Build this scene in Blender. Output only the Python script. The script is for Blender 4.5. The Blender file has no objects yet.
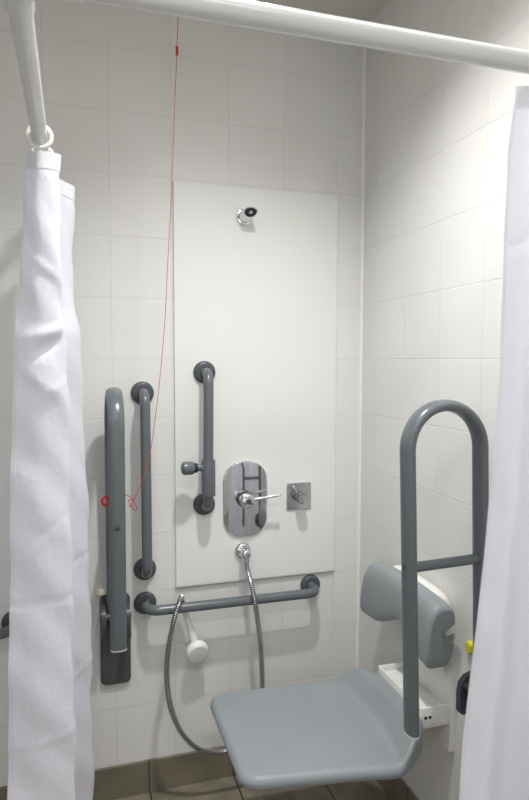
import bpy, bmesh, math, random
from mathutils import Vector, Matrix
random.seed(4)
C = bpy.context.scene.collection
S = bpy.context.scene
PI = math.pi

# ------------------------------------------------------------------ materials
def srgb(r, g, b):
    f = lambda c: (c/255/12.92) if c/255 <= .04045 else ((c/255+.055)/1.055)**2.4
    return (f(r), f(g), f(b), 1)

def nodes_of(name):
    m = bpy.data.materials.new(name); m.use_nodes = True
    nt = m.node_tree
    return m, nt, nt.nodes['Principled BSDF']

def mat(name, col, rough=.5, metal=0, var=.04, scale=12, bump=0, bscale=200, spec=.5, coat=0):
    m, nt, b = nodes_of(name)
    b.inputs['Metallic'].default_value = metal
    b.inputs['Specular IOR Level'].default_value = spec
    b.inputs['Coat Weight'].default_value = coat
    tc = nt.nodes.new('ShaderNodeTexCoord')
    n = nt.nodes.new('ShaderNodeTexNoise'); n.inputs['Scale'].default_value = scale; n.inputs['Detail'].default_value = 3
    nt.links.new(tc.outputs['Object'], n.inputs['Vector'])
    r = nt.nodes.new('ShaderNodeValToRGB')
    r.color_ramp.elements[0].position = .3; r.color_ramp.elements[1].position = .7
    r.color_ramp.elements[0].color = (*[c*(1-var) for c in col[:3]], 1)
    r.color_ramp.elements[1].color = (*[min(1, c*(1+var)) for c in col[:3]], 1)
    nt.links.new(n.outputs['Fac'], r.inputs['Fac']); nt.links.new(r.outputs['Color'], b.inputs['Base Color'])
    mr = nt.nodes.new('ShaderNodeMapRange'); mr.inputs['To Min'].default_value = max(.02, rough*.9); mr.inputs['To Max'].default_value = min(1, rough*1.1)
    nt.links.new(n.outputs['Fac'], mr.inputs['Value']); nt.links.new(mr.outputs['Result'], b.inputs['Roughness'])
    if bump:
        n2 = nt.nodes.new('ShaderNodeTexNoise'); n2.inputs['Scale'].default_value = bscale
        nt.links.new(tc.outputs['Object'], n2.inputs['Vector'])
        bp = nt.nodes.new('ShaderNodeBump'); bp.inputs['Strength'].default_value = bump; bp.inputs['Distance'].default_value = .001
        nt.links.new(n2.outputs['Fac'], bp.inputs['Height']); nt.links.new(bp.outputs['Normal'], b.inputs['Normal'])
    return m

def tile_mat(name, axes, off, size, c1, c2, cm, mortar=.0022, rough=.3, bump=.5, stain=None):
    """square tiles laid on the plane spanned by two object axes; off = a grout crossing"""
    m, nt, b = nodes_of(name)
    b.inputs['Roughness'].default_value = rough
    tc = nt.nodes.new('ShaderNodeTexCoord')
    sp = nt.nodes.new('ShaderNodeSeparateXYZ'); nt.links.new(tc.outputs['Object'], sp.inputs[0])
    cb = nt.nodes.new('ShaderNodeCombineXYZ')
    for i, a in enumerate(axes):
        ad = nt.nodes.new('ShaderNodeMath'); ad.operation = 'ADD'; ad.inputs[1].default_value = -off[i] + size[i]*40
        nt.links.new(sp.outputs['XYZ'.index(a)], ad.inputs[0]); nt.links.new(ad.outputs[0], cb.inputs[i])
    br = nt.nodes.new('ShaderNodeTexBrick'); br.offset = 0; br.squash = 1
    br.inputs['Scale'].default_value = 1
    br.inputs['Brick Width'].default_value = size[0]; br.inputs['Row Height'].default_value = size[1]
    br.inputs['Mortar Size'].default_value = mortar; br.inputs['Mortar Smooth'].default_value = .4
    br.inputs['Bias'].default_value = 0
    br.inputs['Color1'].default_value = c1; br.inputs['Color2'].default_value = c2; br.inputs['Mortar'].default_value = cm
    nt.links.new(cb.outputs[0], br.inputs['Vector'])
    col = br.outputs['Color']
    n = nt.nodes.new('ShaderNodeTexNoise'); n.inputs['Scale'].default_value = 3 if not stain else 7; n.inputs['Detail'].default_value = 5
    nt.links.new(tc.outputs['Object'], n.inputs['Vector'])
    rp = nt.nodes.new('ShaderNodeValToRGB'); k = stain or .96
    rp.color_ramp.elements[0].position = .35; rp.color_ramp.elements[0].color = (k, k, k*.99, 1)
    rp.color_ramp.elements[1].position = .6; rp.color_ramp.elements[1].color = (1, 1, 1, 1)
    nt.links.new(n.outputs['Fac'], rp.inputs['Fac'])
    mx = nt.nodes.new('ShaderNodeMix'); mx.data_type = 'RGBA'; mx.blend_type = 'MULTIPLY'; mx.inputs[0].default_value = 1
    nt.links.new(col, mx.inputs[6]); nt.links.new(rp.outputs['Color'], mx.inputs[7]); nt.links.new(mx.outputs[2], b.inputs['Base Color'])
    bp = nt.nodes.new('ShaderNodeBump'); bp.invert = True; bp.inputs['Strength'].default_value = bump; bp.inputs['Distance'].default_value = .002
    nt.links.new(br.outputs['Fac'], bp.inputs['Height']); nt.links.new(bp.outputs['Normal'], b.inputs['Normal'])
    return m

def curtain_mat(name, tint):
    m, nt, b = nodes_of(name)
    out = nt.nodes['Material Output']
    b.inputs['Base Color'].default_value = tint; b.inputs['Roughness'].default_value = .42
    b.inputs['Specular IOR Level'].default_value = .35; b.inputs['Sheen Weight'].default_value = .1
    tr = nt.nodes.new('ShaderNodeBsdfTranslucent'); tr.inputs['Color'].default_value = (tint[0]*.98, tint[1]*.98, tint[2], 1)
    mx = nt.nodes.new('ShaderNodeMixShader'); mx.inputs[0].default_value = .33
    tc = nt.nodes.new('ShaderNodeTexCoord')
    mp = nt.nodes.new('ShaderNodeMapping'); mp.inputs['Scale'].default_value = (1, 1, .55)
    n = nt.nodes.new('ShaderNodeTexNoise'); n.inputs['Scale'].default_value = 11; n.inputs['Detail'].default_value = 4; n.inputs['Distortion'].default_value = .6
    nt.links.new(tc.outputs['Object'], mp.inputs[0]); nt.links.new(mp.outputs[0], n.inputs['Vector'])
    n2 = nt.nodes.new('ShaderNodeTexNoise'); n2.inputs['Scale'].default_value = 60; nt.links.new(tc.outputs['Object'], n2.inputs['Vector'])
    ad = nt.nodes.new('ShaderNodeMath'); ad.operation = 'MULTIPLY_ADD'; ad.inputs[1].default_value = .22
    nt.links.new(n2.outputs['Fac'], ad.inputs[0]); nt.links.new(n.outputs['Fac'], ad.inputs[2])
    bp = nt.nodes.new('ShaderNodeBump'); bp.inputs['Strength'].default_value = .35; bp.inputs['Distance'].default_value = .015
    nt.links.new(ad.outputs[0], bp.inputs['Height'])
    nt.links.new(bp.outputs['Normal'], b.inputs['Normal']); nt.links.new(bp.outputs['Normal'], tr.inputs['Normal'])
    nt.links.new(b.outputs[0], mx.inputs[1]); nt.links.new(tr.outputs[0], mx.inputs[2]); nt.links.new(mx.outputs[0], out.inputs['Surface'])
    return m

TW = srgb(228, 227, 224)
M = {}
M['tile_back'] = tile_mat('white wall tiles', 'XZ', (-.7061, .115), (.2, .2), TW, srgb(230, 229, 226), srgb(222, 221, 217), mortar=.0018, bump=.45)
M['tile_right'] = tile_mat('white wall tiles side', 'YZ', (-.3146, .115), (.2, .2), TW, srgb(230, 229, 226), srgb(233, 232, 230), mortar=.0022, bump=.7)
M['tile_floor'] = tile_mat('beige floor tiles', 'XY', (-.494, 0), (.302, .302), srgb(150, 141, 124), srgb(140, 132, 116), srgb(78, 72, 62), mortar=.004, rough=.5, stain=.6)
M['tile_skirt'] = tile_mat('greige skirting tiles', 'XZ', (-.799, -.2), (.302, .6), srgb(128, 120, 104), srgb(122, 115, 100), srgb(70, 66, 58), mortar=.003, rough=.45, stain=.8)
M['tile_skirt_side'] = tile_mat('greige skirting tiles side', 'YZ', (-.1, -.2), (.302, .6), srgb(128, 120, 104), srgb(122, 115, 100), srgb(70, 66, 58), mortar=.003, rough=.45, stain=.8)
M['paint'] = mat('white painted wall', srgb(226, 225, 222), .7, var=.01)
M['ceiling'] = mat('cream ceiling paint', srgb(214, 211, 202), .8, var=.01)
M['sealant'] = mat('white sealant', srgb(240, 239, 235), .4, var=.01)
M['panel'] = mat('white laminate panel', srgb(231, 232, 228), .32, var=.008, scale=3)
M['panel_edge'] = mat('panel joint sealant', srgb(190, 190, 182), .6)
M['chrome'] = mat('polished chrome', (.72, .72, .74, 1), .06, metal=1, var=.01)
M['chrome_satin'] = mat('brushed steel', (.62, .62, .63, 1), .24, metal=1, var=.02)
M['chrome_dark'] = mat('shaded chrome', (.22, .22, .235, 1), .12, metal=1, var=.02)  # chrome with its dark reflections put into the base colour
M['groove'] = mat('hose groove shade', (.26, .26, .27, 1), .35, metal=1, var=.02)  # shade between the hose ribs painted as a darker metal
M['hose'] = mat('chrome hose', (.55, .55, .57, 1), .2, metal=1, var=.02)
M['black'] = mat('black plastic', srgb(28, 29, 32), .4)
M['grey'] = mat('grey nylon rail', srgb(97, 103, 106), .26, var=.015)
M['grey_dark'] = mat('dark grey nylon', srgb(76, 80, 84), .4, var=.02)
M['grey_cheek'] = mat('charcoal plastic', srgb(66, 69, 73), .38, var=.02)
M['seat'] = mat('pale grey moulded seat', srgb(144, 150, 153), .42, var=.03, scale=5, bump=.08, bscale=120)
M['white_plastic'] = mat('white plastic', srgb(236, 235, 230), .35, var=.01)
M['cream'] = mat('cream plastic', srgb(246, 238, 218), .4, var=.02)
M['pale'] = mat('pale grey cap', srgb(196, 196, 192), .4)
M['rail_white'] = mat('white enamelled rail', srgb(222, 222, 220), .2, var=.005)
M['ring'] = mat('ivory ring plastic', srgb(232, 231, 224), .35)
M['red'] = mat('red cord', srgb(190, 40, 42), .6)
M['redp'] = mat('red plastic', srgb(205, 34, 34), .35)
M['yellow'] = mat('yellow plastic', srgb(214, 205, 50), .4)
M['door'] = mat('charcoal door', srgb(50, 50, 52), .5)
M['curtain'] = curtain_mat('white curtain fabric', srgb(241, 241, 249))
M['curtain_hem'] = curtain_mat('white curtain hem', srgb(238, 238, 240))

# ------------------------------------------------------------------ mesh helpers
def new_obj(name, bm, m, parent=None, smooth=True, sharp=40):
    me = bpy.data.meshes.new(name); bmesh.ops.recalc_face_normals(bm, faces=bm.faces[:])
    bm.to_mesh(me); bm.free()
    if m: me.materials.append(m)
    if smooth:
        me.polygons.foreach_set('use_smooth', [True]*len(me.polygons))
        me.set_sharp_from_angle(angle=math.radians(sharp))
    o = bpy.data.objects.new(name, me); C.objects.link(o)
    if parent: o.parent = parent
    return o

def tag(o, label=None, cat=None, group=None, kind=None):
    if label: o['label'] = label
    if cat: o['category'] = cat
    if group: o['group'] = group
    if kind: o['kind'] = kind
    return o

def thing(name, loc, label, cat, group=None):
    o = bpy.data.objects.new(name, None); C.objects.link(o); o.location = loc; o.empty_display_size = .05
    return tag(o, label, cat, group)

def add_box(bm, lo, hi, bev=0, seg=2):
    r = bmesh.ops.create_cube(bm, size=1)
    vs = r['verts']
    for v in vs:
        v.co = Vector([lo[i] + (v.co[i]+.5)*(hi[i]-lo[i]) for i in range(3)])
    if bev:
        es = list({e for v in vs for e in v.link_edges})
        bmesh.ops.bevel(bm, geom=es, offset=bev, segments=seg, profile=.5, affect='EDGES')

def box(lo, hi, bev=0, seg=2):
    bm = bmesh.new(); add_box(bm, lo, hi, bev, seg); return bm

def add_rings(bm, rings, cap=True, closed=True):
    vr = [[bm.verts.new(p) for p in r] for r in rings]
    n = len(vr[0])
    for a, b in zip(vr, vr[1:]):
        for i in range(n if closed else n-1):
            j = (i+1) % n
            bm.faces.new((a[i], a[j], b[j], b[i]))
    if cap and closed:
        bm.faces.new(vr[0][::-1]); bm.faces.new(vr[-1])
    return vr

def frames(pts):
    pts = [Vector(p) for p in pts]
    T = []
    for i in range(len(pts)):
        a = pts[max(0, i-1)]; b = pts[min(len(pts)-1, i+1)]
        T.append((b-a).normalized())
    up = Vector((0, 0, 1)) if abs(T[0].z) < .9 else Vector((1, 0, 0))
    N = (up - T[0]*up.dot(T[0])).normalized()
    out = []
    for i, t in enumerate(T):
        N = (N - t*N.dot(t)).normalized()
        out.append((pts[i], t, N, t.cross(N)))
    return out

def add_tube(bm, pts, r, seg=16, cap=True, round_end=False):
    fr = frames(pts)
    rr = r if callable(r) else (lambda i: r)
    rings = []
    for i, (p, t, n, b) in enumerate(fr):
        R = rr(i)
        rings.append([p + n*(R*math.cos(2*PI*k/seg)) + b*(R*math.sin(2*PI*k/seg)) for k in range(seg)])
    if round_end:
        R = rr(0)
        def capr(idx, sgn):
            p, t, n, b = fr[idx]; o = []
            for q in (.35, .7, .92):
                o.append([p + t*(sgn*R*q*.6) + (n*math.cos(2*PI*k/seg) + b*math.sin(2*PI*k/seg))*(R*math.sqrt(1-q*q)) for k in range(seg)])
            return o
        rings = capr(0, -1)[::-1] + rings + capr(-1, 1)
    add_rings(bm, rings, cap)

def fillet(pts, rad, n=10):
    """polyline with every inner corner turned into an arc"""
    pts = [Vector(p) for p in pts]; out = [pts[0]]
    for a, p, b in zip(pts, pts[1:], pts[2:]):
        u = (a-p).normalized(); v = (b-p).normalized()
        ang = u.angle(v); d = rad/math.tan(ang/2)
        c = p + (u+v).normalized()*(rad/math.sin(ang/2))
        s = p+u*d-c; e = p+v*d-c
        tot = s.angle(e)
        for k in range(n+1):
            w = k/n
            out.append(c + (s*math.sin((1-w)*tot) + e*math.sin(w*tot))/math.sin(tot))
    out.append(pts[-1]); return out

def catmull(pts, n=8):
    pts = [Vector(p) for p in pts]; P = [pts[0]*2-pts[1]] + pts + [pts[-1]*2-pts[-2]]
    out = []
    for i in range(1, len(P)-2):
        a, b, c, d = P[i-1:i+3]
        for k in range(n):
            t = k/n
            out.append(.5*((2*b) + (c-a)*t + (2*a-5*b+4*c-d)*t*t + (3*b-a-3*c+d)*t**3))
    out.append(pts[-1]); return out

def resample(pts, step):
    out = [pts[0].copy()]; acc = 0
    for a, b in zip(pts, pts[1:]):
        L = (b-a).length; d = step-acc
        while d <= L:
            out.append(a.lerp(b, d/L)); d += step
        acc = L-(d-step)
    return out

def add_lathe(bm, prof, origin, axis, seg=32):
    ax = Vector(axis).normalized(); o = Vector(origin)
    up = Vector((0, 0, 1)) if abs(ax.z) < .9 else Vector((1, 0, 0))
    n = (up-ax*up.dot(ax)).normalized(); b = ax.cross(n)
    rings = [[o + ax*h + (n*math.cos(2*PI*k/seg) + b*math.sin(2*PI*k/seg))*max(r, 1e-5) for k in range(seg)] for r, h in prof]
    add_rings(bm, rings)

def lathe(prof, origin, axis, seg=32):
    bm = bmesh.new(); add_lathe(bm, prof, origin, axis, seg); return bm

def rrect(w, h, r, n=8):
    """rounded rectangle outline, centred, counter-clockwise"""
    o = []
    for cx, cy, a0 in ((w/2-r, h/2-r, 0), (-w/2+r, h/2-r, 90), (-w/2+r, -h/2+r, 180), (w/2-r, -h/2+r, 270)):
        for k in range(n+1):
            a = math.radians(a0+90*k/n); o.append((cx+r*math.cos(a), cy+r*math.sin(a)))
    return o

def slab(w, h, r, t, bev, place, n=8):
    """rounded-rectangle plate with a rolled front edge; place maps (u, v, depth) to the world"""
    bm = bmesh.new(); rings = [[place(x, y, 0) for x, y in rrect(w, h, r, n)]]
    for k in range(5):
        a = k/4*PI/2; ins = bev*(1-math.cos(a)); d = t-bev+bev*math.sin(a)
        rings.append([place(x, y, d) for x, y in rrect(w-2*ins, h-2*ins, max(r-ins, .001), n)])
    add_rings(bm, rings); return bm

# ------------------------------------------------------------------ the room
def quad(name, pts, m, thick, nrm):
    bm = bmesh.new(); n = Vector(nrm)*thick
    a = [bm.verts.new(p) for p in pts]; b = [bm.verts.new(Vector(p)-n) for p in pts]
    bm.faces.new(a); bm.faces.new(b[::-1])
    for i in range(4):
        j = (i+1) % 4; bm.faces.new((a[i], b[i], b[j], a[j]))
    return tag(new_obj(name, bm, m, smooth=False), kind='structure')

XL, YF, H = -2.7, -3.6, 2.71
quad('wall_back', [(XL, 0, 0), (0, 0, 0), (0, 0, H), (XL, 0, H)], M['tile_back'], .1, (0, -1, 0))
quad('wall_right', [(0, 0, 0), (0, YF, 0), (0, YF, H), (0, 0, H)], M['tile_right'], .1, (-1, 0, 0))
quad('wall_left', [(XL, YF, 0), (XL, 0, 0), (XL, 0, H), (XL, YF, H)], M['paint'], .1, (1, 0, 0))
quad('wall_front', [(0, YF, 0), (XL, YF, 0), (XL, YF, H), (0, YF, H)], M['paint'], .1, (0, 1, 0))
quad('floor', [(XL, YF, 0), (0, YF, 0), (0, 0, 0), (XL, 0, 0)], M['tile_floor'], .1, (0, 0, 1))
quad('ceiling', [(XL, 0, H), (0, 0, H), (0, YF, H), (XL, YF, H)], M['ceiling'], .1, (0, 0, -1))
tag(new_obj('baseboard_back', box((XL, -.010, 0), (-.010, 0, .115), .002), M['tile_skirt'], smooth=False), kind='structure')
tag(new_obj('baseboard_right', box((-.010, YF, 0), (0, 0, .115), .002), M['tile_skirt_side'], smooth=False), kind='structure')
bm = bmesh.new()
add_rings(bm, [[(0, 0, z)] + [(-.009*math.cos(a), -.009*math.sin(a), z) for a in [k/6*PI/2 for k in range(7)]] for z in (.115, H)])
tag(new_obj('trim_1', bm, M['sealant']), kind='structure')

# ------------------------------------------------------------------ shower panel
t = thing('shower_backboard', (-.402, 0, .719), 'tall flat white board on the tiled back wall behind the shower valves', 'panel')
def P(name, bm, m, parent, label=None, **k):
    o = new_obj(name, bm, m, parent, **k)
    o.matrix_parent_inverse = Matrix.Translation(-parent.location)
    if label: o['label'] = label
    return o
P('board', box((-.700, -.010, .7255), (-.1045, -.001, 2.105), .0015), M['panel'], t, smooth=False)
bm = bmesh.new()
add_box(bm, (-.701, -.011, .7215), (-.104, -.001, .7255), .001)
P('sealant_strip', bm, M['panel_edge'], t, 'grey sealant line under the board', smooth=False)
PY = -.010   # front face of the panel

# ------------------------------------------------------------------ grab rails
FL = [(.0385, 0), (.0385, .004), (.0375, .0085), (.034, .0125), (.028, .0145), (.020, .015)]
def grab_rail(a, b, y0, label, group='fixed grab rails'):
    a = Vector(a); b = Vector(b)
    t = thing('grab_rail', (a+b)/2, label, 'grab rail', group)
    out = Vector((0, -.082, 0))
    A = Vector((a.x, y0, a.z)); B = Vector((b.x, y0, b.z))
    bm = bmesh.new(); add_tube(bm, fillet([A+Vector((0, -.004, 0)), A+out-Vector((0, y0, 0)), B+out-Vector((0, y0, 0)), B+Vector((0, -.004, 0))], .042, 10), .0168, 24)
    P('tube', bm, M['grey'], t)
    for q in (A, B):
        P('flange', lathe(FL, q, (0, -1, 0), 36), M['grey_dark'], t)
    return t
grab_rail((-.808, 0, 1.400), (-.806, 0, .797), 0, 'upright grey grab rail on the white tiles, between the folded support rail and the board')
g2 = grab_rail((-.598, 0, 1.469), (-.601, 0, 1.010), PY, 'short upright grey grab rail on the white board with a sliding shower holder')
grab_rail((-.806, 0, .678), (-.199, 0, .676), 0, 'horizontal grey grab rail under the board with the shower hose looped over it')
grab_rail((-1.226, 0, .662), (-1.83, 0, .662), 0, 'grey horizontal grab rail cut off by the left edge, behind the hanging curtain')
# sliding handset holder on the board rail
hx, hy = -.600, -.082
HZ = .009
t = thing('handset_holder', (hx, hy, 1.10), 'grey sliding shower handset holder with a side knob, clamped on the short upright rail', 'shower holder')
bm = bmesh.new()
add_rings(bm, [[Vector((hx+r*math.cos(2*PI*k/28), hy+r*math.sin(2*PI*k/28), 1.107+HZ+h)) for k in range(28)]
               for r, h in ((.0171, .060), (.0171, -.062), (.0225, -.062), (.0235, -.058), (.0235, .054), (.0225, .060), (.0171, .060))], cap=False)
bmesh.ops.remove_doubles(bm, verts=bm.verts[:], dist=1e-5)
P('sleeve', bm, M['grey'], t)
kd = Vector((-1, -.12, .02)).normalized(); ko = Vector((hx, hy, 1.140+HZ+.002))
P('stem', lathe([(.012, .018), (.012, .045), (.0105, .048)], ko, kd, 24), M['grey'], t)
P('collar', lathe([(.0145, .040), (.0165, .042), (.0165, .050), (.0145, .052)], ko, kd, 24), M['black'], t, 'black collar behind the knob')
P('knob', lathe([(.012, .050), (.0200, .053), (.0225, .060), (.0225, .082), (.0205, .089), (.014, .0925), (.004, .0935)], ko, kd, 28), M['grey'], t)

# ------------------------------------------------------------------ folded-up support rails
def oval_path_tube(bm, path, tang, nrm, a, b, seg=36):
    rings = []
    for p, tg in zip(path, tang):
        side = tg.cross(nrm)
        se = lambda q: math.copysign(abs(q)**.88, q)
        rings.append([p + side*(a*se(math.cos(2*PI*k/seg))) + nrm*(b*se(math.sin(2*PI*k/seg))) for k in range(seg)])
    add_rings(bm, rings)

def support_rail(loc, rotz, label, end_z=.60, top=1.417):
    """built with the wall at local y=0, the loop standing out along -y, local x along the wall"""
    t = thing('folding_support_rail', loc, label, 'support rail', 'folding support rails')
    t.rotation_euler = (0, 0, rotz)
    def add(name, bm, m, lab=None, par=None):
        o = new_obj(name, bm, m, par or t)
        if lab: o['label'] = lab
        return o
    yi, yo, A, B = -.051, -.264, .0147, .0240
    R = (yi-yo)/2; yc = (yi+yo)/2; zc = top-A-R
    path, tg = [], []
    for z in (end_z, end_z+.02, .8, 1.0, 1.15):
        path.append(Vector((0, yo, z))); tg.append(Vector((0, 0, 1)))
    for k in range(33):
        a = PI - PI*k/32
        path.append(Vector((0, yc - R*-math.cos(a), zc+R*math.sin(a)))); tg.append(Vector((0, math.sin(a), -math.cos(a))))
    for z in (1.15, 1.0, .8, .645):
        path.append(Vector((0, yi, z))); tg.append(Vector((0, 0, -1)))
    L = lambda y, z: y-(z-1.40)*.036-.014      # the folded loop leans out a little
    path = [Vector((p.x, L(p.y, p.z), p.z)) for p in path]
    bm = bmesh.new(); oval_path_tube(bm, path, tg, Vector((1, 0, 0)), A, B)
    add('loop', bm, M['grey'])
    bm = bmesh.new()
    oval_path_tube(bm, [Vector((0, L(yo, end_z), end_z-.0035)), Vector((0, L(yo, end_z), end_z+.0005))], [Vector((0, 0, 1))]*2, Vector((1, 0, 0)), A+.0006, B+.0006)
    add('end_cap', bm, M['pale'], 'pale ring closing the lower end of the loop')
    bm = bmesh.new(); add_tube(bm, [(0, L(yo, 1.0)+.012, 1.012), (0, L(yi, 1.0)-.012, 1.012)], .0125, 20)
    add('crossbar', bm, M['grey'])
    bm = bmesh.new(); add_lathe(bm, [(.0078, 0), (.0078, .002), (.006, .003)], (0, L(yo, 1.02)-A+.0008, 1.020), (0, -1, 0), 20)
    add('screw_cap', bm, M['grey_cheek'], 'dark screw cap on the outer arm')
    pl = slab(.100, .312, .020, .014, .006, lambda u, v, d: Vector((u+.005, -d, .565+v)))
    add('wall_plate', pl, M['grey_dark'])
    for s in (-1, 1):
        bm = bmesh.new()
        prof = [(-.012, .590), (-.070, .590), (-.079, .594), (-.083, .602), (-.083, .650), (-.078, .675), (-.064, .690), (-.040, .697), (-.012, .697)]
        add_rings(bm, [[Vector((s*x+.004, y, z)) for y, z in prof] for x in (.031, .033, .045, .047)])
        hc = add('hinge_cheek', bm, M['grey_cheek'])
        bm = bmesh.new(); add_lathe(bm, [(.010, 0), (.010, .002), (.008, .0035)], (s*.047+.004, -.06, .665), (s, 0, 0), 20)
        add('pivot_pin', bm, M['grey_dark'], None, hc)
    bm = bmesh.new(); add_tube(bm, [(-.031, -.06, .665), (.031, -.06, .665)], .013, 18)
    add('pivot_bar', bm, M['grey_cheek'])
    return t
support_rail((-.912, 0, 0), 0, 'grey support rail folded up against the back wall, seen edge-on beside the left curtain', .643, 1.427)
support_rail((0, -.797, 0), math.radians(-86), 'grey looped support rail folded up on the side wall, in front of the shower seat', .598)

# ------------------------------------------------------------------ small wall pieces
t = tag(new_obj('wall_stop', slab(.034, .024, .009, .022, .006, lambda u, v, d: Vector((-.949+u, -d, .736+v))), M['cream']), 'small cream plastic stop on the wall above the folded rail hinge plate', 'wall stop')
bm = bmesh.new()
tag(new_obj('yellow_tag', slab(.026, .034, .010, .014, .005, lambda u, v, d: Vector((-d, -.704-u, .729+v))), M['yellow']), 'small yellow plastic tag on the side wall peeking out beside the right curtain', 'tag')

# ------------------------------------------------------------------ chrome fittings
hc = Vector((-.4555, PY, 2.003))
t = thing('showerhead', hc, 'short chrome shower head sticking out near the top of the white board', 'shower head')
P('wall_flange', lathe([(.0285, 0), (.0285, .006), (.027, .010), (.022, .012)], hc, (0, -1, 0)), M['chrome'], t)
def head_ring(r, d, k, fwd=0):     # ring round the body axis, the mouth cut back towards the floor
    return [hc + Vector((.10*d + r*math.cos(a), -d - k*r*math.sin(a)/math.sqrt(1+k*k) - fwd, .06*d + r*math.sin(a)/math.sqrt(1+k*k))) for a in [2*PI*q/32 for q in range(32)]]
bm = bmesh.new()
add_rings(bm, [head_ring(.0225, .004, 0), head_ring(.0235, .020, .1), head_ring(.0240, .045, .7), head_ring(.0240, .060, 1.2), head_ring(.0225, .0625, 1.2), head_ring(.0195, .0625, 1.2), head_ring(.0190, .058, 1.2)])
P('body', bm, M['chrome'], t)
bm = bmesh.new(); add_rings(bm, [head_ring(.0190, .055, 1.2), head_ring(.0190, .0605, 1.2), head_ring(.008, .0610, 1.2)])
P('spray_face', bm, M['black'], t, 'black spray ring in the mouth of the head')
bm = bmesh.new(); add_rings(bm, [head_ring(.0065, .058, 1.2), head_ring(.0065, .0625, 1.2), head_ring(.0045, .0640, 1.2)])
P('nozzle', bm, M['chrome_satin'], t)

vc = Vector((-.453, PY, 1.019))
t = thing('shower_valve', vc, 'rounded oblong chrome shower mixer plate with a round lever control', 'shower valve')
P('face_plate', slab(.162, .270, .070, .009, .004, lambda u, v, d: Vector((vc.x+u, PY-d, vc.z+v)), 14), M['chrome'], t)
co = vc + Vector((-.006, -.008, .004))
P('base_ring', lathe([(.029, 0), (.0300, .004), (.0300, .016), (.027, .020)], co, (0, -1, 0)), M['chrome_dark'], t)
kn = P('control_knob', lathe([(.0245, .018), (.026, .022), (.026, .054), (.0245, .059), (.021, .062), (.008, .0632)], co, (0, -1, 0)), M['chrome'], t)
bm = bmesh.new(); add_tube(bm, [co+Vector((.018, -.046, .003)), co+Vector((.06, -.05, .008)), co+Vector((.115, -.055, .016))], lambda i: (.0062, .0056, .0052)[i], 14, round_end=True)
o = new_obj('lever', bm, M['chrome'], kn); o['label'] = 'thin chrome lever pointing right'
o = new_obj('cap_disc', lathe([(.009, .0620), (.009, .0640), (.007, .0646)], co, (0, -1, 0), 24), M['grey_cheek'], kn); o['label'] = 'dark disc on the knob face'

dc = Vector((-.250, PY, 1.017))
t = thing('diverter_valve', dc, 'small square steel plate with a round chrome diverter knob right of the mixer', 'diverter valve')
P('face_plate', slab(.094, .098, .002, .006, .0015, lambda u, v, d: Vector((dc.x+u, PY-d, dc.z+v)), 3), M['chrome_satin'], t)
P('base_ring', lathe([(.019, 0), (.0195, .004), (.0195, .022), (.018, .024)], dc+Vector((-.004, -.006, 0)), (0, -1, 0)), M['chrome_dark'], t)
kn = P('knob', lathe([(.0175, .022), (.020, .026), (.020, .046), (.018, .050), (.006, .051)], dc+Vector((-.004, -.006, 0)), (0, -1, 0)), M['chrome_dark'], t)
bm = bmesh.new(); add_tube(bm, [dc+Vector((-.012, -.032, .012)), dc+Vector((-.032, -.034, .042))], .0042, 12, round_end=True)
o = new_obj('peg', bm, M['chrome'], kn)
o = new_obj('face_disc', lathe([(.0165, .049), (.0165, .0516), (.004, .0524)], dc+Vector((-.004, -.006, 0)), (0, -1, 0)), M['chrome_satin'], kn)

oc = Vector((-.462, PY, .832))
t = thing('hose_outlet', oc, 'round chrome wall elbow the shower hose hangs from, below the mixer', 'hose outlet')
P('wall_flange', lathe([(.030, 0), (.030, .004), (.028, .009), (.022, .013), (.014, .015)], oc, (0, -1, 0), 36), M['chrome'], t)
bm = bmesh.new()
add_lathe(bm, [(.013, .010), (.014, .03), (.0175, .036), (.019, .044), (.0175, .053), (.012, .058), (.004, .060)], oc, (0, -1, 0), 28)
add_lathe(bm, [(.012, .005), (.012, .028), (.0105, .030)], oc+Vector((0, -.044, 0)), (.06, -.05, -1), 24)
P('elbow', bm, M['chrome'], t)

# hand shower: hose, handle and spray head hang over the horizontal rail
t = thing('hand_shower', (-.64, -.06, .47), 'white hand shower hanging behind the horizontal rail on its looped ribbed chrome hose', 'hand shower')
pts = [(-.4605, -.056, .806), (-.457, -.065, .775), (-.449, -.10, .715), (-.440, -.118, .638), (-.426, -.115, .527), (-.418, -.11, .37), (-.432, -.118, .245),
       (-.482, -.125, .188), (-.551, -.125, .176), (-.607, -.125, .183), (-.658, -.125, .211), (-.709, -.125, .279), (-.741, -.127, .371), (-.752, -.13, .475),
       (-.746, -.128, .559), (-.733, -.124, .625), (-.719, -.116, .674), (-.705, -.103, .702), (-.695, -.080, .711), (-.687, -.056, .699), (-.681, -.046, .668), (-.678, -.044, .648)]
cv = resample(catmull(pts, 14), .00175)
bm = bmesh.new(); add_tube(bm, cv, lambda i: (.0070, .0099, .0099, .0070)[i % 4], 12)
ho = P('hose', bm, M['hose'], t, 'ribbed chrome hose', sharp=24)
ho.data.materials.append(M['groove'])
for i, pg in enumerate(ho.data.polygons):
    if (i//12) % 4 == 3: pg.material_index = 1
ha = Vector((-.678, -.044, .655)); hb = Vector((-.646, -.052, .545))
P('handle', lathe([(.0095, -.004), (.0105, 0), (.0105, .02), (.0095, .024), (.0105, .05), (.013, .09), (.014, .118), (.012, .125)], ha, hb-ha, 24), M['white_plastic'], t)
fd = Vector((.10, -.93, -.30)).normalized(); hc = Vector((-.638, -.052, .512))
hh = P('spray_head', lathe([(.012, -.020), (.026, -.016), (.036, -.006), (.0395, .006), (.0395, .014), (.037, .020), (.034, .022)], hc, fd, 36), M['white_plastic'], t)
o = new_obj('spray_face', lathe([(.034, .021), (.033, .0245), (.012, .026)], hc, fd, 32), M['white_plastic'], hh)

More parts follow.
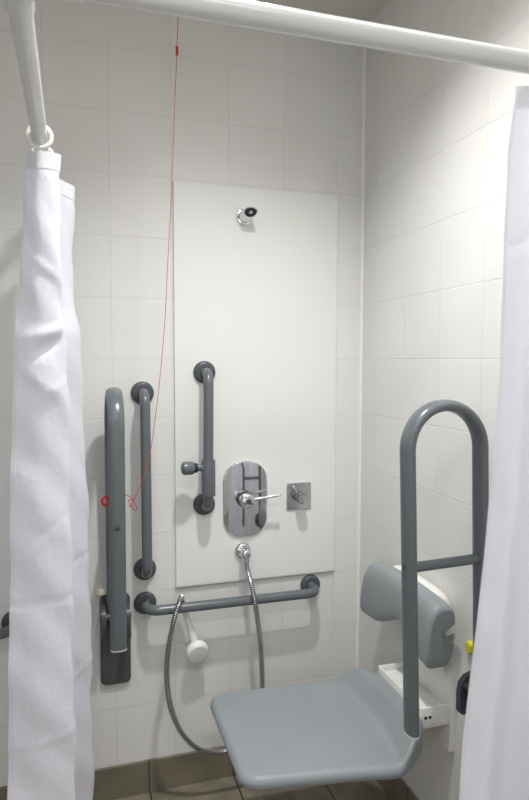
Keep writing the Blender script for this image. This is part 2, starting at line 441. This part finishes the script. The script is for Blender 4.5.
# ------------------------------------------------------------------ folding shower seat on the right wall
SX0, SX1, SY0, SY1, SZ = -.645, -.084, -.724, -.270, .455
def lip_s(x, v):
    w = .070*min(1, abs(v))**2          # the rear edge bows out in plan
    q = (x+w*.5+.192)/.052
    ramp = lambda a: .5*(a+math.sqrt(a*a+.0025))
    return min(1.0, ramp(q)-ramp(q-1)) if q > -.5 else 0.0
def bow(x, y):
    v = min(1, abs((y-(SY0+SY1)/2)/((SY1-SY0)/2))); k = min(1, max(0, (x+.40)/.32)); k = k*k*(3-2*k)
    fy = min(1, max(0, (-.20-x)/.42)); sg = (y-(SY0+SY1)/2)/((SY1-SY0)/2)
    y += (.034*fy-.012*(1-fy))*-sg if sg < 0 else .012*fy*sg
    return (x-.070*v**2*k, y)
def seat_z(x, y):
    u = (x-SX0)/(SX1-SX0); v = (y-(SY0+SY1)/2)/((SY1-SY0)/2)
    s = lip_s(x, v)
    lip = .056*s*(1-.15*min(1, abs(v))**6) + .0035*math.exp(-((x+.070*min(1, abs(v))**2*.5+.196)/.007)**2)*(abs(v) < .93)
    front = -.006*max(0, 1-u/.14)**2 + .016*max(0, min(1, (.75-u)/.75))
    dish = -.006*(1-min(1, abs(v))**2)*(1-s)*min(1, u/.2)
    return SZ+lip+front+dish
def seat_outline(ins, n=14):
    w, h = SX1-SX0-2*ins, SY1-SY0-2*ins
    cx, cy = (SX0+SX1)/2, (SY0+SY1)/2
    o = []
    rl, rr = max(.055-ins, .004), max(.100-ins, .004)
    x1, y1 = w/2, h/2
    corners = ((x1-rr, y1-rr, 0, rr), (-x1+rl, y1-rl, 90, rl), (-x1+rl, -y1+rl, 180, rl), (x1-rr, -y1+rr, 270, rr))
    for a, b, a0, r in corners:
        for k in range(n+1):
            q = math.radians(a0+90*k/n); o.append((a+r*math.cos(q), b+r*math.sin(q)))
    # extra points along the straight runs so the lip can bend there
    res = []
    for i, p in enumerate(o):
        q = o[(i+1) % len(o)]; res.append(p)
        if (i+1) % (n+1) == 0:
            for k in range(1, 24): res.append((p[0]+(q[0]-p[0])*k/24, p[1]+(q[1]-p[1])*k/24))
    return [bow(cx+a, cy+b) for a, b in res]
t = thing('shower_chair', (0, -.5, .385), 'pale grey moulded fold-down shower seat with backrest on white brackets, on the side wall', 'shower seat')
bm = bmesh.new(); rings = []
TH, RB = .040, .019
for k in range(7):     # underside edge roll
    a = -PI/2 + k/6*PI/2
    rings.append([(x, y, SZ+.016*max(0, min(1, (-.23-x)/.42))+.2*(seat_z(x, y)-SZ)*(x > -.25)-TH+RB+RB*math.sin(a)) for x, y in seat_outline(RB-RB*math.cos(a))])
for k in range(9):     # top edge roll
    a = k/8*PI/2
    rings.append([(x, y, seat_z(x, y)-RB+RB*math.sin(a)) for x, y in seat_outline(RB-RB*math.cos(a))])
base = seat_outline(RB); cx, cy = (SX0+SX1)/2, (SY0+SY1)/2
for k in range(1, 34):
    s = 1-k/34
    rings.append([(cx+(x-cx)*s, cy+(y-cy)*s, seat_z(cx+(x-cx)*s, cy+(y-cy)*s)) for x, y in base])
add_rings(bm, rings)
P('seat_pan', bm, M['seat'], t, 'pale grey seat pan with a raised rear lip')
# underside ribs
bm = bmesh.new()
for y in (-.62, -.50, -.38): add_box(bm, (-.56, y-.008, .398), (-.12, y+.008, .420), .003)
P('under_rib', bm, M['black'], t, 'dark ribs under the seat pan')

# backrest: a saddle pad lofted along the wall
BY0, BY1 = -.672, -.262
def pad_section(y, grow=0, xb=-.032, front=1.0, notch=True, N=40):
    s = (y-BY0)/(BY1-BY0)*2-1; e = abs(s)
    endk = math.sqrt(max(0, 1-max(0, (e-.92)/.08)**2))      # rounding at both ends
    zt = .848 - .010*e**3 - .016*(1-endk)
    arch = .5+.5*math.cos(PI*min(1, e/.68))
    zb = .654 + .062*arch + .036*(1-endk)
    zt += grow; zb -= grow*.2
    xf = -.118 + .020*(1-e*e)*.9 + .016*(1-endk)
    xf = xb + (xf-xb)*front
    pts = []
    zc, hz = (zt+zb)/2, (zt-zb)/2; xc, hx_ = (xf+xb)/2, (xb-xf)/2
    for k in range(N):
        a = 2*PI*k/N; c, sn = math.cos(a), math.sin(a)
        p = 4.4
        x = xc+hx_*math.copysign(abs(c)**(2/p), c); z = zc+hz*math.copysign(abs(sn)**(2/p), sn)
        # the front face leans: the top rolls back towards the wall
        q = max(0, (z-zc)/hz); x += .014*q*q*(1 if x < xc else 0)
        if notch and s < -.80 and c > .2 and -.02 < (z-zc)/hz < .42:
            x -= .040*min(1, (-.80-s)/.05)
        pts.append(Vector((x, -.467+(y+.467)*(1-(.10 if y > -.467 else -.03)*(z-.80)/.09), z)))
    return pts
bm = bmesh.new()
ys = [BY0+(BY1-BY0)*(.5-.5*math.cos(PI*k/64)) for k in range(65)]
ys[0] = BY0+.0004; ys[-1] = BY1-.0004
add_rings(bm, [pad_section(y) for y in ys])
P('backrest', bm, M['seat'], t, 'pale grey saddle-shaped backrest pad')
bm = bmesh.new()
ys2 = [-.625+.31*k/40 for k in range(41)]
def shell(y):
    e = abs((y+.470)/.155)
    zt = .853 - .010*e**3 - .03*max(0, (e-.75)/.25)**2; zb = .70 + .03*max(0, (e-.7)/.3)
    return [Vector(p) for p in ((-.001, y, zt-.030), (-.012, y, zt-.012), (-.022, y, zt-.002), (-.036, y, zt), (-.048, y, zt-.005), (-.048, y, zb), (-.036, y, zb-.004), (-.001, y, zb+.004))]
add_rings(bm, [shell(y) for y in ys2])
P('backrest_shell', bm, M['white_plastic'], t, 'white plastic shell behind the backrest', sharp=50)
# wall plate with an arched top
bm = bmesh.new()
out = []
yc, hw = -.500, .140
for k in range(25):
    a = PI*k/24; out.append((yc+hw*math.cos(a), .515+.155*math.sin(a)))
out += [(yc-hw, .410), (yc-hw+.006, .388), (yc-hw+.030, .383), (yc-hw+.05, .395), (yc-.06, .46), (yc+.06, .46), (yc+hw-.05, .395), (yc+hw-.030, .383), (yc+hw-.006, .388), (yc+hw, .410)]
oy = sum(p[0] for p in out)/len(out); oz = .54
add_rings(bm, [[Vector((x, oy+(y-oy)*s, oz+(z-oz)*s)) for y, z in out] for x, s in ((0, 1), (-.012, 1), (-.018, .975))])
P('wall_plate', bm, M['white_plastic'], t, 'white arched wall plate behind the seat')
bm = bmesh.new()
add_box(bm, (-.108, -.633, .474), (-.010, -.374, .514), .004, 2)
add_box(bm, (-.1082, -.6345, .474), (-.0095, -.627, .534), .002)
add_box(bm, (-.1082, -.380, .5055), (-.010, -.374, .534), .002)
add_box(bm, (-.1095, -.6335, .476), (-.102, -.3745, .533), .002)
P('bracket', bm, M['white_plastic'], t, 'white plastic tray bracket holding the seat')
for x in (-.096, -.082):
    P('screw_hole', lathe([(.0048, 0), (.0048, .0012), (.003, .0014)], (x, -.6340, .505), (0, -1, 0), 16), M['black'], t, 'black screw hole in the bracket')
for x in (-.115, -.09):
    bm = bmesh.new(); add_tube(bm, [(x, -.61, .48), (x, -.40, .48)], .0075, 14)
    P('hinge_rod', bm, M['chrome_satin'], t)

# ------------------------------------------------------------------ red pull cord
t = thing('pull_cord', (-.905, -.26, 1.09), 'long red emergency pull cord hanging from the ceiling and tied round the folded rail', 'pull cord')
pts = [(-.716, -.285, 2.709), (-.7255, -.285, 2.50), (-.7295, -.285, 2.40), (-.740, -.285, 2.182), (-.749, -.285, 1.979), (-.760, -.285, 1.805), (-.770, -.285, 1.629),
       (-.787, -.285, 1.451), (-.806, -.285, 1.303), (-.819, -.285, 1.229), (-.840, -.285, 1.156), (-.866, -.283, 1.098)]
bm = bmesh.new(); add_tube(bm, catmull(pts, 6), .0009, 8); P('cord', bm, M['red'], t)
P('toggle', lathe([(.002, -.013), (.0042, -.012), (.0042, .012), (.002, .013)], (-.7295, -.285, 2.393), (-.012, 0, 1), 14), M['redp'], t, 'small red bead on the cord')
bm = bmesh.new()
add_tube(bm, catmull([(-.944, -.246, 1.100), (-.930, -.240, 1.104), (-.907, -.238, 1.103), (-.886, -.242, 1.108), (-.874, -.262, 1.106), (-.866, -.280, 1.100), (-.860, -.284, 1.085), (-.856, -.284, 1.074), (-.862, -.284, 1.070), (-.873, -.284, 1.084), (-.880, -.282, 1.098), (-.874, -.284, 1.103), (-.868, -.284, 1.096), (-.874, -.284, 1.080), (-.880, -.283, 1.086)], 8), .0011, 8)
P('knot', bm, M['red'], t, 'loose knot of red cord beside the rail')
bm = bmesh.new()
add_tube(bm, [Vector((-.944+.010*math.cos(a), -.246, 1.095+.013*math.sin(a))) for a in [2*PI*k/20 for k in range(21)]], .0040, 10)
P('pull_ring', bm, M['redp'], t, 'red plastic pull ring')

# ------------------------------------------------------------------ curtain rail
ZR, XR, YR, RR = 2.0, -1.090, -1.231, .0166
t = thing('curtain_rail', (XR, YR, ZR), 'white tubular L-shaped curtain rail running above the shower from wall to wall', 'curtain rail')
bm = bmesh.new()
add_tube(bm, fillet([(XR, -.001, ZR), (XR, YR, ZR), (-.001, YR, ZR)], .05, 12), RR, 28)
P('tube', bm, M['rail_white'], t)
P('wall_socket', lathe([(.031, 0), (.031, .006), (.026, .012), (.020, .018)], (XR, 0, ZR), (0, -1, 0)), M['rail_white'], t)
P('wall_socket', lathe([(.031, 0), (.031, .006), (.026, .012), (.020, .018)], (0, YR, ZR), (-1, 0, 0)), M['rail_white'], t)
bm = bmesh.new(); add_tube(bm, fillet([(XR, YR+.075, ZR), (XR, YR, ZR), (XR+.085, YR, ZR)], .05, 12), RR+.003, 28)
P('corner_sleeve', bm, M['rail_white'], t)

# curtain rings: proto + copies
def ring_proto(loc, rotz, label, group):
    t = thing('curtain_ring', loc, label, 'curtain ring', group); t.rotation_euler = (0, 0, rotz)
    bm = bmesh.new(); add_tube(bm, [(.0245*math.cos(a), 0, .0245*math.sin(a)-.004) for a in [2*PI*k/32 for k in range(33)]], .0050, 10, cap=False)
    new_obj('hoop', bm, M['ring'], t)
    bm = bmesh.new(); add_tube(bm, catmull([(0, 0, -.030), (.003, -.002, -.040), (.001, -.004, -.052), (-.004, -.004, -.056), (-.006, -.003, -.050)], 6), .0022, 8)
    new_obj('hook', bm, M['ring'], t)
    return t
def dup(root, loc, rotz, label, group):
    r = root.copy(); C.objects.link(r); r.location = loc; r.rotation_euler = (0, 0, rotz); r['label'] = label; r['group'] = group
    for ch in list(root.children):
        c = ch.copy(); C.objects.link(c); c.parent = r
    return r
ring0 = ring_proto((XR, -.645, ZR), 0, 'nearest ivory curtain ring on the left rail, above the curtain edge', 'curtain rings on the left rail')
for y, l in ((-.50, 'second ivory curtain ring along the left rail, hidden behind the nearest ring'), (-.385, 'third ivory curtain ring along the left rail, behind the left curtain top'),
             (-.26, 'fourth ivory curtain ring along the left rail, behind the left curtain top'), (-.14, 'farthest ivory curtain ring on the left rail, next to the back wall')):
    dup(ring0, (XR, y, ZR), 0, l, 'curtain rings on the left rail')

# ------------------------------------------------------------------ curtains
def interp(tab, z):
    tab = sorted(tab)
    if z <= tab[0][0]: return tab[0][1]
    for (a, x), (b, w) in zip(tab, tab[1:]):
        if z <= b:
            k = (z-a)/(b-a); k = k*k*(3-2*k) if False else k
            return x+(w-x)*k
    return tab[-1][1]

def curtain(label, cols, z0, z1, crease, rows=200, sub=14, loc=(0, 0, 0), heading=None, seam=False):
    t = thing('shower_curtain', loc, label, 'shower curtain', 'shower curtains')
    def surf(z, off=0):
        ctl = [Vector((interp(cx, z), interp(cy, z) if isinstance(cy, list) else cy, 0)) for cx, cy in cols]
        c = catmull(ctl, sub); out = []
        for i, p in enumerate(c):
            a = c[max(0, i-1)]; b = c[min(len(c)-1, i+1)]
            n = Vector((b.y-a.y, -(b.x-a.x), 0)); n = n.normalized() if n.length > 1e-6 else Vector((0, -1, 0))
            d = crease(i/sub, z)
            q = p+n*(d+off); out.append(Vector((q.x, q.y, z)))
        return out
    def sheet(za, zb, rws, i0=0, i1=None, off=0):
        bm = bmesh.new()
        add_rings(bm, [surf(za+(zb-za)*k/rws, off)[i0:i1] for k in range(rws+1)], cap=False, closed=False)
        return bm
    def add(name, bm, m, thick=.0006):
        o = P(name, bm, m, t, sharp=180)
        return o
    add('fabric', sheet(z0, z1, rows), M['curtain'])
    add('top_band', sheet(z1-.034, z1+.002, 3, off=.0012), M['curtain_hem'])
    add('side_hem', sheet(z0, z1-.036, rows, 0, 3, off=.0012), M['curtain_hem'])
    return t

def g(x, m, s): return math.exp(-((x-m)/s)**2)
def crease_left(u, z):
    d = .0025*math.sin(z*17+u*1.3)+.0018*math.sin(z*41+u*3.1)
    d += .011*g(z, 1.565+.012*(u-1), .012)*g(u, 1.2, .7)
    d -= .012*g(z, 1.530+.035*(u-1), .016)*g(u, 1.2, .7)
    d += .005*g(z, 1.46-.04*(u-1), .018)*g(u, 1, .8)
    d -= .003*g(z, .965+.006*(u-1), .006)
    d += .002*g(z, .64+.012*(u-1), .007)
    d += .006*g(z, 1.43+.03*(u-1), .009)*g(u, 1.4, .7)*.45 + .005*g(z, 1.72-.03*(u-1), .010)*g(u, 1.2, .8) - .002*g(z, 1.12+.05*(u-1), .008)*g(u, 1.3, .7)
    return d*(1 if z < 1.9 else max(0, (1.955-z)/.055))
def K(*xs):   # heights shared by the left curtain's columns
    return list(zip((1.955, 1.77, 1.64, 1.58, 1.377, .97, .5, .08), xs))
colsL = [
    (K(-1.116, -1.131, -1.141, -1.146, -1.160, -1.173, -1.188, -1.192), -.642),
    (K(-1.093, -1.095, -1.098, -1.096, -1.100, -1.105, -1.112, -1.115), -.664),
    (K(-1.054, -1.058, -1.056, -1.048, -1.046, -1.046, -1.047, -1.048), -.655),
    (K(-1.050, -1.055, -1.054, -1.046, -1.043, -1.042, -1.043, -1.045), -.630),
    (K(-1.088, -1.092, -1.090, -1.080, -1.075, -1.070, -1.070, -1.070), -.540),
    (K(-1.050, -1.055, -1.045, -1.030, -1.030, -1.024, -1.024, -1.024), -.450),
    (K(-1.017, -1.027, -1.018, -1.011, -1.003, -.9955, -.995, -.996), -.385),
    (K(-1.060, -1.066, -1.062, -1.056, -1.050, -1.050, -1.050, -1.050), -.320),
    (K(-1.105, -1.110, -1.110, -1.110, -1.110, -1.110, -1.110, -1.110), -.260),
    (K(-1.060, -1.060, -1.060, -1.060, -1.050, -1.040, -1.040, -1.040), -.205),
    (K(-1.100, -1.105, -1.105, -1.105, -1.105, -1.105, -1.105, -1.105), -.140),
]
curtain('white shower curtain bunched up on the left, hanging from the rail towards the back wall', colsL, .09, 1.957, crease_left, loc=(-1.09, -.4, .09))

edge = [(1.95, -0.328), (1.856, -0.339), (1.743, -0.343), (1.612, -0.343), (1.478, -0.344), (1.394, -0.35), (1.284, -0.357), (1.172, -0.366), (1.086, -0.375), (1.0, -0.384), (0.86, -0.399), (0.753, -0.404), (.1, -.425)]
def crease_right(u, z):
    d = .0022*math.sin(z*19+u*1.1)+.0015*math.sin(z*43+u*2.3)
    d += .006*g(z, 1.70+.01*u, .012)*g(u, .8, .8)
    return d*(1 if z < 1.9 else max(0, (1.957-z)/.057))
colsR = []
amp = [.0, .020, -.004, -.022, .004, .024, -.002, -.024, .0, .020, .0]
for i in range(11):
    k = i/10
    colsR.append(([(z, x*(1-k)+(-.012)*k) for z, x in edge], [(1.957, YR-amp[i]*.55), (1.2, YR-amp[i]), (.1, YR-amp[i]*1.5)]))
curtain('white shower curtain hanging at the right, in front of the seat and side wall', colsR, .09, 1.957, crease_right, loc=(-.17, YR, .09))
for x, l in ((-.235, 'leftmost ivory ring on the front rail, out of view at the right edge'), (-.13, 'middle ivory ring on the front rail, out of view'), (-.045, 'ivory ring on the front rail nearest the side wall, out of view')):
    dup(ring0, (x, YR, ZR), math.radians(90), l, 'curtain rings on the front rail')

# ------------------------------------------------------------------ light
def light(name, kind, loc, energy, **k):
    d = bpy.data.lights.new(name, kind); d.energy = energy
    for a, v in k.items(): setattr(d, a, v)
    o = bpy.data.objects.new(name, d); C.objects.link(o); o.location = loc
    return o
light('shower_downlight', 'SPOT', (-.58, -.88, 2.69), 80, spot_size=math.radians(128), spot_blend=1.0, shadow_soft_size=.045, color=(1, .995, .985))
light('room_panel_light', 'AREA', (-1.1, -2.35, 2.69), 18, shape='RECTANGLE', size=1.4, size_y=.25, spread=math.radians(150), color=(.95, .97, 1))
fl = light('room_fill_light', 'AREA', (-1.5, -3.4, 1.25), 5, shape='RECTANGLE', size=1.6, size_y=1.2, color=(.95, .97, 1))
light('rail_highlight_fill', 'AREA', (-.6, -1.30, 2.69), 4.2, shape='RECTANGLE', size=1.15, size_y=.05, color=(1, .99, .97))  # added lamp above the front rail to bring out its highlight
fl.rotation_euler = (math.radians(90), 0, 0)
w = bpy.data.worlds.new('World'); S.world = w; w.use_nodes = True
w.node_tree.nodes['Background'].inputs[0].default_value = (.8, .85, .9, 1); w.node_tree.nodes['Background'].inputs[1].default_value = .2

# ------------------------------------------------------------------ camera
F = 619.184; yaw, pitch, roll = .298637, .0643032, .00212757
cy, sy, cp, sp = math.cos(yaw), math.sin(yaw), math.cos(pitch), math.sin(pitch)
f = Vector((sy*cp, cy*cp, -sp)); r = Vector((cy, -sy, 0)); u = r.cross(f)
r2 = r*math.cos(roll)+u*math.sin(roll); u2 = -r*math.sin(roll)+u*math.cos(roll)
cd = bpy.data.cameras.new('camera'); cam = bpy.data.objects.new('camera', cd); C.objects.link(cam)
cd.sensor_fit = 'VERTICAL'; cd.sensor_height = 36; cd.lens = F/800*36; cd.clip_start = .02
m = Matrix((r2, u2, -f)).transposed().to_4x4(); m.translation = (-1.02706508, -2.10918376, 1.51075358)
cam.matrix_world = m
cd.dof.use_dof = True; cd.dof.focus_distance = 2.1; cd.dof.aperture_fstop = 5.0
S.camera = cam
S.view_settings.view_transform = 'Standard'; S.view_settings.look = 'None'; S.view_settings.exposure = .25
